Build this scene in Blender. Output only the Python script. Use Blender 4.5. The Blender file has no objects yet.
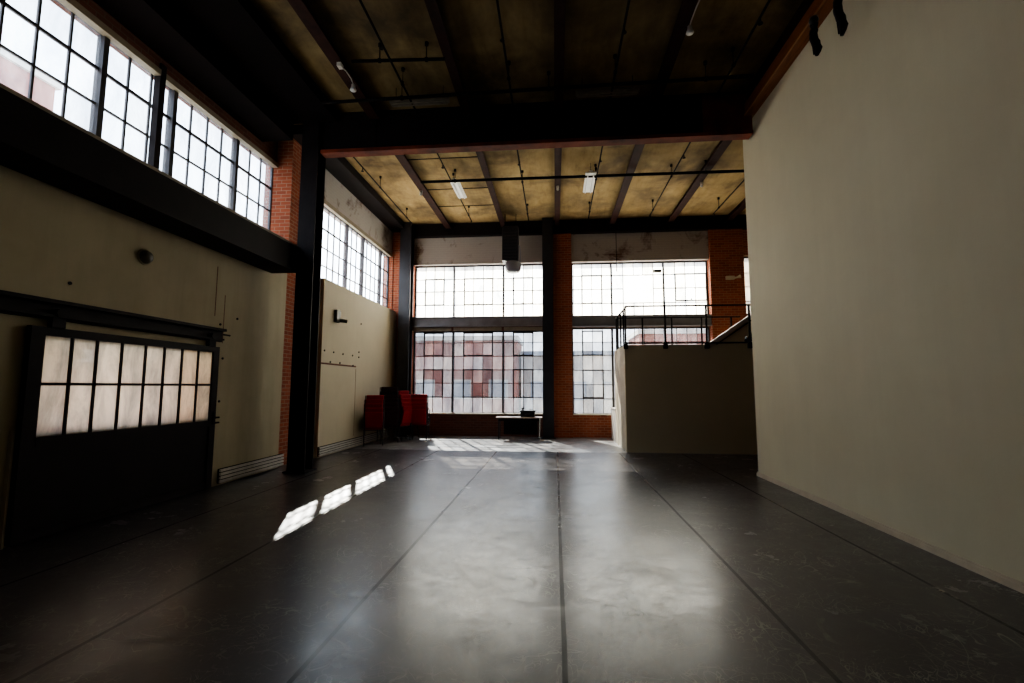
import bpy, bmesh, math, random
from mathutils import Matrix, Vector
random.seed(7)
scene = bpy.context.scene
C = scene.collection

# ------------------------------------------------------------------ helpers
class MB:
    """collects geometry in world (or local) metres, builds ONE mesh object"""
    def __init__(self):
        self.v = []; self.f = []; self.m = []; self.s = []
    def _add(self, vs, fs, mi=0, smooth=False):
        o = len(self.v)
        self.v += [tuple(p) for p in vs]
        for f in fs:
            self.f.append([i + o for i in f]); self.m.append(mi); self.s.append(smooth)
    def box(self, x0, x1, y0, y1, z0, z1, mi=0):
        if x0 > x1: x0, x1 = x1, x0
        if y0 > y1: y0, y1 = y1, y0
        if z0 > z1: z0, z1 = z1, z0
        vs = [(x0,y0,z0),(x1,y0,z0),(x1,y1,z0),(x0,y1,z0),(x0,y0,z1),(x1,y0,z1),(x1,y1,z1),(x0,y1,z1)]
        self._add(vs, [(0,3,2,1),(4,5,6,7),(0,1,5,4),(1,2,6,5),(2,3,7,6),(3,0,4,7)], mi)
        return self
    def cyl(self, p, q, r, n=10, r2=None, mi=0, caps=True):
        p = Vector(p); q = Vector(q); r2 = r if r2 is None else r2
        d = (q - p).normalized()
        a = d.orthogonal().normalized(); b = d.cross(a)
        vs = []
        for k in range(n):
            t = 2 * math.pi * k / n
            e = a * math.cos(t) + b * math.sin(t)
            vs.append(p + e * r)
        for k in range(n):
            t = 2 * math.pi * k / n
            e = a * math.cos(t) + b * math.sin(t)
            vs.append(q + e * r2)
        fs = [(k, (k + 1) % n, n + (k + 1) % n, n + k) for k in range(n)]
        self._add(vs, fs, mi, True)
        if caps:
            self._add(vs[:n], [tuple(range(n - 1, -1, -1))], mi)
            self._add(vs[n:], [tuple(range(n))], mi)
        return self
    def tube(self, pts, r, n=8, mi=0):
        pts = [Vector(p) for p in pts]
        rings = []
        for i, p in enumerate(pts):
            if i == 0: d = pts[1] - pts[0]
            elif i == len(pts) - 1: d = pts[-1] - pts[-2]
            else: d = (pts[i+1] - pts[i]).normalized() + (pts[i] - pts[i-1]).normalized()
            d.normalize()
            if i == 0: a = d.orthogonal().normalized()
            else:
                a = a - d * a.dot(d); a.normalize()
            b = d.cross(a)
            rr = r[i] if isinstance(r, (list, tuple)) else r
            rings.append([p + (a * math.cos(2*math.pi*k/n) + b * math.sin(2*math.pi*k/n)) * rr for k in range(n)])
        vs = [x for ring in rings for x in ring]
        fs = []
        for i in range(len(pts) - 1):
            for k in range(n):
                fs.append((i*n+k, i*n+(k+1) % n, (i+1)*n+(k+1) % n, (i+1)*n+k))
        self._add(vs, fs, mi, True)
        self._add(rings[0], [tuple(range(n-1, -1, -1))], mi)
        self._add(rings[-1], [tuple(range(n))], mi)
        return self
    def prism(self, poly, axis, a0, a1, mi=0):
        """poly of 2-D points extruded along axis: 'x' -> (y,z), 'y' -> (x,z), 'z' -> (x,y)"""
        n = len(poly)
        def P(p, t):
            return {'x': (t, p[0], p[1]), 'y': (p[0], t, p[1]), 'z': (p[0], p[1], t)}[axis]
        vs = [P(p, a0) for p in poly] + [P(p, a1) for p in poly]
        fs = [(k, (k+1) % n, n + (k+1) % n, n + k) for k in range(n)] + [tuple(range(n-1, -1, -1)), tuple(range(n, 2*n))]
        self._add(vs, fs, mi)
        return self
    def lathe(self, c, prof, n=20, axis='z', mi=0):
        """prof: list of (radius, height)"""
        vs = []
        for r, h in prof:
            for k in range(n):
                t = 2*math.pi*k/n
                u, w = r*math.cos(t), r*math.sin(t)
                vs.append({'z': (c[0]+u, c[1]+w, c[2]+h), 'x': (c[0]+h, c[1]+u, c[2]+w), 'y': (c[0]+u, c[1]+h, c[2]+w)}[axis])
        fs = [(i*n+k, i*n+(k+1) % n, (i+1)*n+(k+1) % n, (i+1)*n+k) for i in range(len(prof)-1) for k in range(n)]
        self._add(vs, fs, mi, True)
        return self
    def quad(self, a, b, c, d, mi=0):
        self._add([a, b, c, d], [(0, 1, 2, 3)], mi); return self
    def build(self, name, mat, parent=None, origin=None, bevel=0.0, subdiv=0):
        me = bpy.data.meshes.new(name)
        if parent is not None and origin is None:
            o = parent.get('_w'); o = Vector(o) if o is not None else Vector((0, 0, 0))
            base = o
        elif origin is not None:
            base = Vector(origin)
        else:
            xs = [p[0] for p in self.v]; ys = [p[1] for p in self.v]; zs = [p[2] for p in self.v]
            base = Vector(((min(xs)+max(xs))/2, (min(ys)+max(ys))/2, min(zs)))
        me.from_pydata([(p[0]-base.x, p[1]-base.y, p[2]-base.z) for p in self.v], [], self.f)
        mats = mat if isinstance(mat, (list, tuple)) else [mat]
        for m in mats: me.materials.append(m)
        for i, p in enumerate(me.polygons):
            p.material_index = self.m[i]; p.use_smooth = self.s[i]
        bm = bmesh.new(); bm.from_mesh(me)
        bmesh.ops.recalc_face_normals(bm, faces=bm.faces)
        bm.to_mesh(me); bm.free()
        o = bpy.data.objects.new(name, me); C.objects.link(o)
        if parent is not None:
            o.parent = parent
            pw = parent.get('_w'); pw = Vector(pw) if pw is not None else Vector((0, 0, 0))
            o.location = base - pw
        else:
            o.location = base
        o['_w'] = tuple(base)
        if bevel > 0:
            md = o.modifiers.new('bevel', 'BEVEL'); md.width = bevel; md.segments = 2; md.limit_method = 'ANGLE'
        if subdiv:
            md = o.modifiers.new('sub', 'SUBSURF'); md.levels = subdiv; md.render_levels = subdiv
        return o

def tag(o, label=None, cat=None, group=None, kind=None):
    if label: o['label'] = label
    if cat: o['category'] = cat
    if group: o['group'] = group
    if kind: o['kind'] = kind
    return o
def thing(name, loc, label, cat, group=None, kind=None):
    o = bpy.data.objects.new(name, None); C.objects.link(o)
    o.location = loc; o['_w'] = tuple(loc); o.empty_display_size = 0.1
    return tag(o, label, cat, group, kind)
def copy_tree(o, parent=None):
    c = o.copy(); C.objects.link(c)
    if parent is not None: c.parent = parent
    for ch in list(o.children): copy_tree(ch, c)
    return c

# ------------------------------------------------------------------ materials
class NT:
    def __init__(self, name):
        self.mat = bpy.data.materials.new(name); self.mat.use_nodes = True
        self.t = self.mat.node_tree; self.n = self.t.nodes; self.n.clear()
        self.out = self.n.new('ShaderNodeOutputMaterial')
    def new(self, typ, **kw):
        nd = self.n.new(typ)
        for k, v in kw.items():
            if k.startswith('i_'):
                nd.inputs[k[2:].replace('_', ' ')].default_value = v
            else: setattr(nd, k, v)
        return nd
    def link(self, a, b): self.t.links.new(a, b)
    def pos(self): return self.new('ShaderNodeNewGeometry').outputs['Position']
    def mapped(self, scale=(1, 1, 1), loc=(0, 0, 0), rot=(0, 0, 0)):
        mp = self.new('ShaderNodeMapping'); mp.inputs['Scale'].default_value = scale
        mp.inputs['Location'].default_value = loc; mp.inputs['Rotation'].default_value = rot
        self.link(self.pos(), mp.inputs['Vector']); return mp.outputs['Vector']
    def noise(self, vec, scale=5, detail=4, rough=0.55, dist=0.0):
        nd = self.new('ShaderNodeTexNoise'); nd.inputs['Scale'].default_value = scale
        nd.inputs['Detail'].default_value = detail; nd.inputs['Roughness'].default_value = rough
        nd.inputs['Distortion'].default_value = dist
        self.link(vec, nd.inputs['Vector']); return nd.outputs['Fac']
    def ramp(self, fac, stops):
        nd = self.new('ShaderNodeValToRGB'); cr = nd.color_ramp
        while len(cr.elements) > 1: cr.elements.remove(cr.elements[-1])
        cr.elements[0].position = stops[0][0]; cr.elements[0].color = c4(stops[0][1])
        for p, c in stops[1:]:
            e = cr.elements.new(p); e.color = c4(c)
        self.link(fac, nd.inputs['Fac']); return nd.outputs['Color']
    def math(self, op, a, b=None, c=None):
        nd = self.new('ShaderNodeMath', operation=op)
        for i, x in enumerate((a, b, c)):
            if x is None: continue
            if isinstance(x, (int, float)): nd.inputs[i].default_value = x
            else: self.link(x, nd.inputs[i])
        return nd.outputs[0]
    def mix(self, fac, a, b, blend='MIX'):
        nd = self.new('ShaderNodeMix', data_type='RGBA', blend_type=blend)
        for s, x in ((nd.inputs[0], fac), (nd.inputs[6], a), (nd.inputs[7], b)):
            if isinstance(x, (int, float)): s.default_value = x
            elif isinstance(x, tuple): s.default_value = c4(x)
            else: self.link(x, s)
        return nd.outputs[2]
    def principled(self, col, rough=0.6, metal=0.0, spec=None, bump=None, bstr=0.2, bdist=0.01):
        b = self.new('ShaderNodeBsdfPrincipled')
        for s, x in (('Base Color', col), ('Roughness', rough), ('Metallic', metal), ('Specular IOR Level', spec)):
            if x is None: continue
            if isinstance(x, tuple): b.inputs[s].default_value = c4(x)
            elif isinstance(x, (int, float)): b.inputs[s].default_value = x
            else: self.link(x, b.inputs[s])
        if bump is not None:
            bp = self.new('ShaderNodeBump'); bp.inputs['Strength'].default_value = bstr; bp.inputs['Distance'].default_value = bdist
            self.link(bump, bp.inputs['Height']); self.link(bp.outputs['Normal'], b.inputs['Normal'])
        self.link(b.outputs[0], self.out.inputs['Surface']); return b
def c4(c): return tuple(c) + (1.0,) if len(c) == 3 else tuple(c)

def simple(name, c1, c2=None, rough=0.6, metal=0.0, scale=6, spec=None, bstr=0.1):
    m = NT(name); v = m.pos()
    c2 = c2 or tuple(x*0.7 for x in c1)
    n = m.noise(v, scale, 5, 0.6)
    col = m.ramp(n, [(0.3, c2), (0.7, c1)])
    n2 = m.noise(v, scale*8, 3)
    m.principled(col, rough, metal, spec, n2, bstr, 0.004)
    return m.mat

def brick(name, c1, c2, mortar, paint=None, paint_amt=0.0, dirt=0.5):
    m = NT(name)
    g = m.new('ShaderNodeNewGeometry')
    sx = m.new('ShaderNodeSeparateXYZ'); m.link(g.outputs['Position'], sx.inputs[0])
    sn = m.new('ShaderNodeSeparateXYZ'); m.link(g.outputs['Normal'], sn.inputs[0])
    ay = m.math('GREATER_THAN', m.math('ABSOLUTE', sn.outputs[1]), 0.5)
    mx = m.new('ShaderNodeMix', data_type='FLOAT')
    m.link(ay, mx.inputs[0]); m.link(sx.outputs[1], mx.inputs[2]); m.link(sx.outputs[0], mx.inputs[3])
    cb = m.new('ShaderNodeCombineXYZ'); m.link(mx.outputs[0], cb.inputs[0]); m.link(sx.outputs[2], cb.inputs[1])
    bt = m.new('ShaderNodeTexBrick'); bt.inputs['Scale'].default_value = 1.0
    bt.inputs['Mortar Size'].default_value = 0.007; bt.inputs['Mortar Smooth'].default_value = 0.3
    bt.inputs['Brick Width'].default_value = 0.22; bt.inputs['Row Height'].default_value = 0.078
    bt.inputs['Color1'].default_value = c4(c1); bt.inputs['Color2'].default_value = c4(c2); bt.inputs['Mortar'].default_value = c4(mortar)
    m.link(cb.outputs[0], bt.inputs['Vector'])
    n = m.noise(g.outputs['Position'], 1.7, 6, 0.6)
    col = m.mix(m.math('MULTIPLY', n, dirt), bt.outputs['Color'], tuple(x*0.35 for x in c2))
    if paint:
        n3 = m.noise(g.outputs['Position'], 1.1, 8, 0.65, 0.5)
        fac = m.ramp(n3, [(0.62 - paint_amt*0.35, (0, 0, 0)), (0.72 - paint_amt*0.35, (1, 1, 1))])
        pc = m.mix(0.35, paint, bt.outputs['Color'], 'MULTIPLY')
        col = m.mix(fac, col, pc)
    h = m.math('SUBTRACT', 1.0, bt.outputs['Fac'])
    m.principled(col, 0.85, 0, 0.2, h, 0.5, 0.006)
    return m.mat

def plaster(name, base, stain, rough=0.75, streak=0.4, lines=None):
    m = NT(name); p = m.pos()
    n1 = m.noise(p, 0.8, 6, 0.6)
    n2 = m.noise(m.mapped((3.0, 3.0, 0.35)), 1.6, 6, 0.6)
    col = m.mix(m.math('MULTIPLY', m.ramp(n1, [(0.35, (1, 1, 1)), (0.65, (0, 0, 0))]), 0.5), base, stain)
    col = m.mix(m.math('MULTIPLY', m.ramp(n2, [(0.45, (0, 0, 0)), (0.8, (1, 1, 1))]), streak), col, stain)
    n3 = m.noise(m.mapped((14, 14, 9)), 3, 5, 0.65)
    m.principled(col, rough, 0, 0.3, n3, 0.25, 0.006)
    return m.mat

M = {}
M['brick'] = brick('red_brick', (0.44, 0.12, 0.058), (0.30, 0.08, 0.044), (0.42, 0.28, 0.19))
M['brick_dark'] = brick('dark_brick', (0.22, 0.085, 0.055), (0.15, 0.06, 0.042), (0.20, 0.14, 0.11))  # darker red brick; carries the backlit shade below the left back window
M['brick_painted'] = brick('whitewashed_brick', (0.17, 0.10, 0.075), (0.22, 0.15, 0.12), (0.34, 0.28, 0.24), (0.62, 0.59, 0.55), 0.7)  # whitewash, its paint lightened to carry glare above the back windows
M['brick_out'] = brick('outside_brick', (0.36, 0.12, 0.09), (0.28, 0.09, 0.075), (0.4, 0.3, 0.26), dirt=0.2)
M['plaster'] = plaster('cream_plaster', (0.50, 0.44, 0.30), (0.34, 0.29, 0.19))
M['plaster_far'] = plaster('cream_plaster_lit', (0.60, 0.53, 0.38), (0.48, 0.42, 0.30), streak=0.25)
M['partition'] = plaster('grey_cream_paint', (0.65, 0.62, 0.455), (0.56, 0.53, 0.385), streak=0.35)
M['loft'] = plaster('loft_paint', (0.60, 0.54, 0.38), (0.52, 0.46, 0.32), streak=0.15)
M['steel'] = simple('dark_steel', (0.014, 0.010, 0.011), (0.007, 0.005, 0.006), 0.65, 0.0, 3, 0.18)
M['steel_red'] = simple('red_oxide_steel', (0.26, 0.06, 0.03), (0.06, 0.02, 0.014), 0.75, 0, 1.6, 0.15)
M['steel_blue'] = simple('painted_steel_column', (0.030, 0.032, 0.042), (0.016, 0.017, 0.023), 0.42, 0, 3, 0.5)
M['spandrel'] = simple('glare_grey_spandrel', (0.27, 0.27, 0.29), (0.19, 0.18, 0.19), 0.5, 0, 3, 0.4)  # lighter than the column steel: window glare put into the colour
M['blackish'] = simple('blackish_beam', (0.009, 0.006, 0.006), (0.005, 0.004, 0.004), 0.9, 0, 3, 0.05)  # blackest tone, for the near edge beam and baseboard backing
M['joist'] = simple('brown_joist_paint', (0.045, 0.016, 0.011), (0.020, 0.008, 0.007), 0.75, 0, 4, 0.12)
M['pipe'] = simple('black_pipe', (0.012, 0.009, 0.009), (0.007, 0.006, 0.006), 0.8, 0, 8, 0.1)
M['bar'] = simple('window_steel', (0.045, 0.042, 0.048), (0.03, 0.028, 0.03), 0.5, 0, 8, 0.4)
M['tan_trim'] = simple('tan_trim', (0.34, 0.29, 0.21), (0.25, 0.21, 0.15), 0.6, 0, 5)
M['cream'] = simple('cream_trim', (0.62, 0.55, 0.42), (0.5, 0.44, 0.33), 0.6, 0, 5)
M['white_trim'] = simple('white_trim', (0.66, 0.63, 0.58), (0.5, 0.47, 0.43), 0.5, 0, 6)
M['door_dark'] = simple('dark_door_sheet', (0.014, 0.009, 0.010), (0.008, 0.005, 0.006), 0.6, 0, 2.5, 0.15)
M['white_metal'] = simple('white_enamel', (0.75, 0.74, 0.70), (0.66, 0.65, 0.6), 0.35, 0, 9)
M['drab_metal'] = simple('drab_enamel', (0.20, 0.17, 0.13), (0.14, 0.12, 0.09), 0.6, 0, 9)  # brownish-grey tone for the two near strips, tubes included
M['lamp_glass'] = simple('milky_tube', (0.82, 0.82, 0.8), (0.75, 0.75, 0.73), 0.25, 0, 9)
M['heater_dark'] = simple('heater_casing', (0.022, 0.023, 0.030), (0.014, 0.015, 0.02), 0.4, 0, 5, 0.5)
M['heater_bowl'] = simple('grey_bowl', (0.30, 0.32, 0.36), (0.22, 0.24, 0.28), 0.35, 0, 5, 0.5)
M['olive'] = simple('olive_fixture', (0.12, 0.11, 0.075), (0.08, 0.075, 0.05), 0.5, 0, 9)
M['strap'] = simple('black_strap', (0.018, 0.014, 0.016), (0.010, 0.008, 0.010), 0.8, 0, 20, 0.2, 0.4)
M['black_plastic'] = simple('black_plastic', (0.02, 0.02, 0.02), (0.012, 0.012, 0.012), 0.4, 0, 9)
M['red_fabric'] = simple('red_fabric', (0.46, 0.026, 0.034), (0.34, 0.018, 0.026), 0.75, 0, 30, 0.25, 0.3)
M['dark_fabric'] = simple('dark_maroon_fabric', (0.050, 0.014, 0.016), (0.03, 0.010, 0.012), 0.75, 0, 30, 0.25, 0.3)
M['chair_frame'] = simple('chair_tube', (0.05, 0.05, 0.055), (0.03, 0.03, 0.033), 0.28, 0.7, 9)
M['chrome'] = simple('chrome', (0.6, 0.6, 0.62), (0.5, 0.5, 0.52), 0.2, 1.0, 9)
M['table_top'] = simple('pale_table_top', (0.55, 0.42, 0.34), (0.47, 0.35, 0.28), 0.4, 0, 4)
M['pavement'] = simple('pavement', (0.30, 0.29, 0.28), (0.24, 0.23, 0.22), 0.8, 0, 1)
M['pale_render'] = simple('pale_render', (0.62, 0.60, 0.55), (0.52, 0.50, 0.46), 0.8, 0, 1)
M['blue_band'] = simple('slate_band', (0.22, 0.28, 0.36), (0.18, 0.22, 0.3), 0.6, 0, 1)
M['out_glass'] = simple('outside_window_pane', (0.42, 0.44, 0.48), (0.34, 0.36, 0.4), 0.2, 0, 1)

def wood():
    m = NT('orange_timber')
    n = m.noise(m.mapped((9, 0.7, 9)), 3, 6, 0.6, 0.6)
    col = m.ramp(n, [(0.3, (0.15, 0.048, 0.014)), (0.55, (0.26, 0.09, 0.026)), (0.75, (0.19, 0.065, 0.02))])
    m.principled(col, 0.55, 0, 0.3, n, 0.1, 0.004); return m.mat
M['wood'] = wood()
M['wood_highlight'] = simple('timber_edge_highlight', (0.42, 0.19, 0.065), (0.32, 0.14, 0.045), 0.5, 0, 6)

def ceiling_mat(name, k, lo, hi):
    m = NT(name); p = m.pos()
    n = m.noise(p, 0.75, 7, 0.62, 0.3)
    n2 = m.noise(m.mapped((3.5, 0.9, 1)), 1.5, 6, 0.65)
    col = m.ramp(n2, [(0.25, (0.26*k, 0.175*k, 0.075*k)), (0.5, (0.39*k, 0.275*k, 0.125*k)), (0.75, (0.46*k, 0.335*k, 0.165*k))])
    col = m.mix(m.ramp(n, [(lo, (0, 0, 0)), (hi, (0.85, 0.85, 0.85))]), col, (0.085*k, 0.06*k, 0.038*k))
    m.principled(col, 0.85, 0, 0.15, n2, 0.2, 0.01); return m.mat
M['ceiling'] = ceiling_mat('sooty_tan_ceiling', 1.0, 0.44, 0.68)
M['ceiling_near'] = ceiling_mat('shaded_brown_ceiling', 0.62, 0.38, 0.64)  # near-bay copy of the ceiling, its deeper shade put into the colour

def floor_mat():
    m = NT('scuffed_black_dance_floor')
    g = m.new('ShaderNodeNewGeometry'); p = g.outputs['Position']
    s = m.new('ShaderNodeSeparateXYZ'); m.link(p, s.inputs[0]); X, Y = s.outputs[0], s.outputs[1]
    wob = m.math('MULTIPLY', m.math('SUBTRACT', m.noise(p, 0.35, 2), 0.5), 0.05)
    Xw = m.math('ADD', X, wob)
    # seams between the rolled sheets, 1.49 m apart, running along the hall
    u = m.math('MULTIPLY', m.math('ABSOLUTE', m.math('SUBTRACT', m.math('FRACT', m.math('ADD', m.math('DIVIDE', m.math('SUBTRACT', Xw, 0.045), 1.49), 100.5)), 0.5)), 1.49)
    seam = m.math('LESS_THAN', u, 0.016)
    tape = m.math('MULTIPLY', m.math('LESS_THAN', u, 0.040), m.math('GREATER_THAN', u, 0.006))
    cross = m.math('LESS_THAN', m.math('ABSOLUTE', m.math('SUBTRACT', Y, 11.75)), 0.035)
    cross2 = m.math('LESS_THAN', m.math('ABSOLUTE', m.math('SUBTRACT', m.math('ADD', Y, wob), 4.65)), 0.012)
    cross2 = m.math('MULTIPLY', cross2, m.math('MULTIPLY', m.math('GREATER_THAN', X, 0.05), m.math('LESS_THAN', X, 1.53)))
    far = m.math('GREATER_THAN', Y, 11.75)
    seam = m.math('MULTIPLY', seam, m.math('SUBTRACT', 1.0, far)); tape = m.math('MULTIPLY', tape, m.math('SUBTRACT', 1.0, far))
    # scribbled scuffs: contours of distorted noise
    def scr(scale, w, dist, loc):
        n = m.noise(m.mapped((1, 1, 1), loc), scale, 2, 0.5, dist)
        return m.math('LESS_THAN', m.math('ABSOLUTE', m.math('SUBTRACT', m.math('FRACT', m.math('MULTIPLY', n, 7.0)), 0.5)), w*7)
    sc = m.math('MAXIMUM', scr(0.8, 0.0030, 2.2, (3, 1, 0)), scr(1.3, 0.0040, 3.0, (11, 5, 0)))
    sc = m.math('MAXIMUM', sc, scr(2.4, 0.0044, 1.5, (-7, 9, 0)))
    sc = m.math('MAXIMUM', sc, scr(1.0, 0.0032, 4.5, (-17, 2, 0)))
    patch = m.ramp(m.noise(p, 1.6, 5, 0.7), [(0.42, (0, 0, 0)), (0.70, (1, 1, 1))])
    sc = m.math('MULTIPLY', sc, patch)
    n = m.noise(p, 1.3, 7, 0.65)
    fine = m.noise(m.mapped((1, 1, 1)), 40, 4, 0.7)
    col = m.ramp(n, [(0.3, (0.012, 0.009, 0.014)), (0.7, (0.025, 0.020, 0.028))])
    col = m.mix(m.math('MULTIPLY', sc, 0.7), col, (0.34, 0.32, 0.30))
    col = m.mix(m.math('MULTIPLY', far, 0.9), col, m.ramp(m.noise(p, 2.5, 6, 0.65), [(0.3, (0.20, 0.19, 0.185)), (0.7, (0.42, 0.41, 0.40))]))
    col = m.mix(m.math('MULTIPLY', tape, 0.25), col, (0.05, 0.045, 0.05))
    col = m.mix(m.math('MAXIMUM', seam, m.math('MULTIPLY', cross, 0.8)), col, (0.004, 0.004, 0.005))
    col = m.mix(m.math('MULTIPLY', cross2, 0.5), col, (0.12, 0.11, 0.11))
    r = m.math('ADD', 0.30, m.math('MULTIPLY', n, 0.20))
    r = m.math('ADD', r, m.math('MULTIPLY', sc, 0.18))
    r = m.math('ADD', r, m.math('MULTIPLY', m.math('SUBTRACT', fine, 0.5), 0.12))
    r = m.math('ADD', r, m.math('MULTIPLY', seam, 0.35))
    h = m.math('MULTIPLY', m.noise(p, 0.8, 2), 1.5)
    h = m.math('SUBTRACT', h, m.math('MULTIPLY', seam, 0.8))
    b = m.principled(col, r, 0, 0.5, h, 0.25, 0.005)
    mott = m.math('ADD', m.math('MULTIPLY', m.noise(p, 7.0, 8, 0.75, 0.6), 0.6), m.math('MULTIPLY', m.noise(p, 1.1, 5, 0.65), 0.4))
    cw = m.ramp(mott, [(0.36, (0.15, 0.15, 0.15)), (0.62, (1, 1, 1))])
    m.link(m.math('MULTIPLY', m.math('SUBTRACT', cw, m.math('MULTIPLY', sc, 0.25)), 1.0), b.inputs['Coat Weight'])
    b.inputs['Coat Tint'].default_value = (1, 1, 1, 1); b.inputs['Coat IOR'].default_value = 1.45
    m.link(m.math('ADD', 0.16, m.math('MULTIPLY', n, 0.18)), b.inputs['Coat Roughness'])
    return m.mat
M['floor'] = floor_mat()

def pane_mat():
    """old window glass: attribute 'pane' carries haze (r), tint shade (g) and warmth (b)"""
    m = NT('grimy_window_glass')
    at = m.new('ShaderNodeAttribute', attribute_name='pane')
    sp = m.new('ShaderNodeSeparateColor'); m.link(at.outputs['Color'], sp.inputs[0])
    dirt = m.noise(m.pos(), 3.5, 6, 0.65)
    haze = m.math('ADD', sp.outputs[0], m.math('MULTIPLY', m.math('SUBTRACT', dirt, 0.5), 0.25))
    haze = m.math('MINIMUM', m.math('MAXIMUM', haze, 0.02), 1.0)
    tint = m.mix(sp.outputs[2], (0.87, 0.95, 1.0), (1.0, 0.91, 0.74))
    sh = m.mix(sp.outputs[1], (0.04, 0.04, 0.045), tint)
    grime = m.ramp(m.noise(m.mapped((2.2, 2.2, 0.7)), 1.6, 6, 0.7, 0.4), [(0.3, (0.62, 0.64, 0.68)), (0.6, (1, 1, 1))])
    sh = m.mix(1.0, sh, grime, 'MULTIPLY')
    sh2 = m.mix(1.0, sh, sh, 'MULTIPLY')
    tr = m.new('ShaderNodeBsdfTransparent'); m.link(sh, tr.inputs['Color'])
    tl = m.new('ShaderNodeBsdfTranslucent'); m.link(sh2, tl.inputs['Color'])
    df = m.new('ShaderNodeBsdfDiffuse'); m.link(sh2, df.inputs['Color'])
    a = m.new('ShaderNodeMixShader'); a.inputs[0].default_value = 0.25
    m.link(tl.outputs[0], a.inputs[1]); m.link(df.outputs[0], a.inputs[2])
    b = m.new('ShaderNodeMixShader'); m.link(haze, b.inputs[0])
    m.link(tr.outputs[0], b.inputs[1]); m.link(a.outputs[0], b.inputs[2])
    gl = m.new('ShaderNodeBsdfGlossy'); gl.inputs['Roughness'].default_value = 0.1
    c = m.new('ShaderNodeMixShader'); c.inputs[0].default_value = 0.03
    m.link(b.outputs[0], c.inputs[1]); m.link(gl.outputs[0], c.inputs[2])
    m.link(c.outputs[0], m.out.inputs['Surface'])
    return m.mat
M['pane'] = pane_mat()

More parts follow.
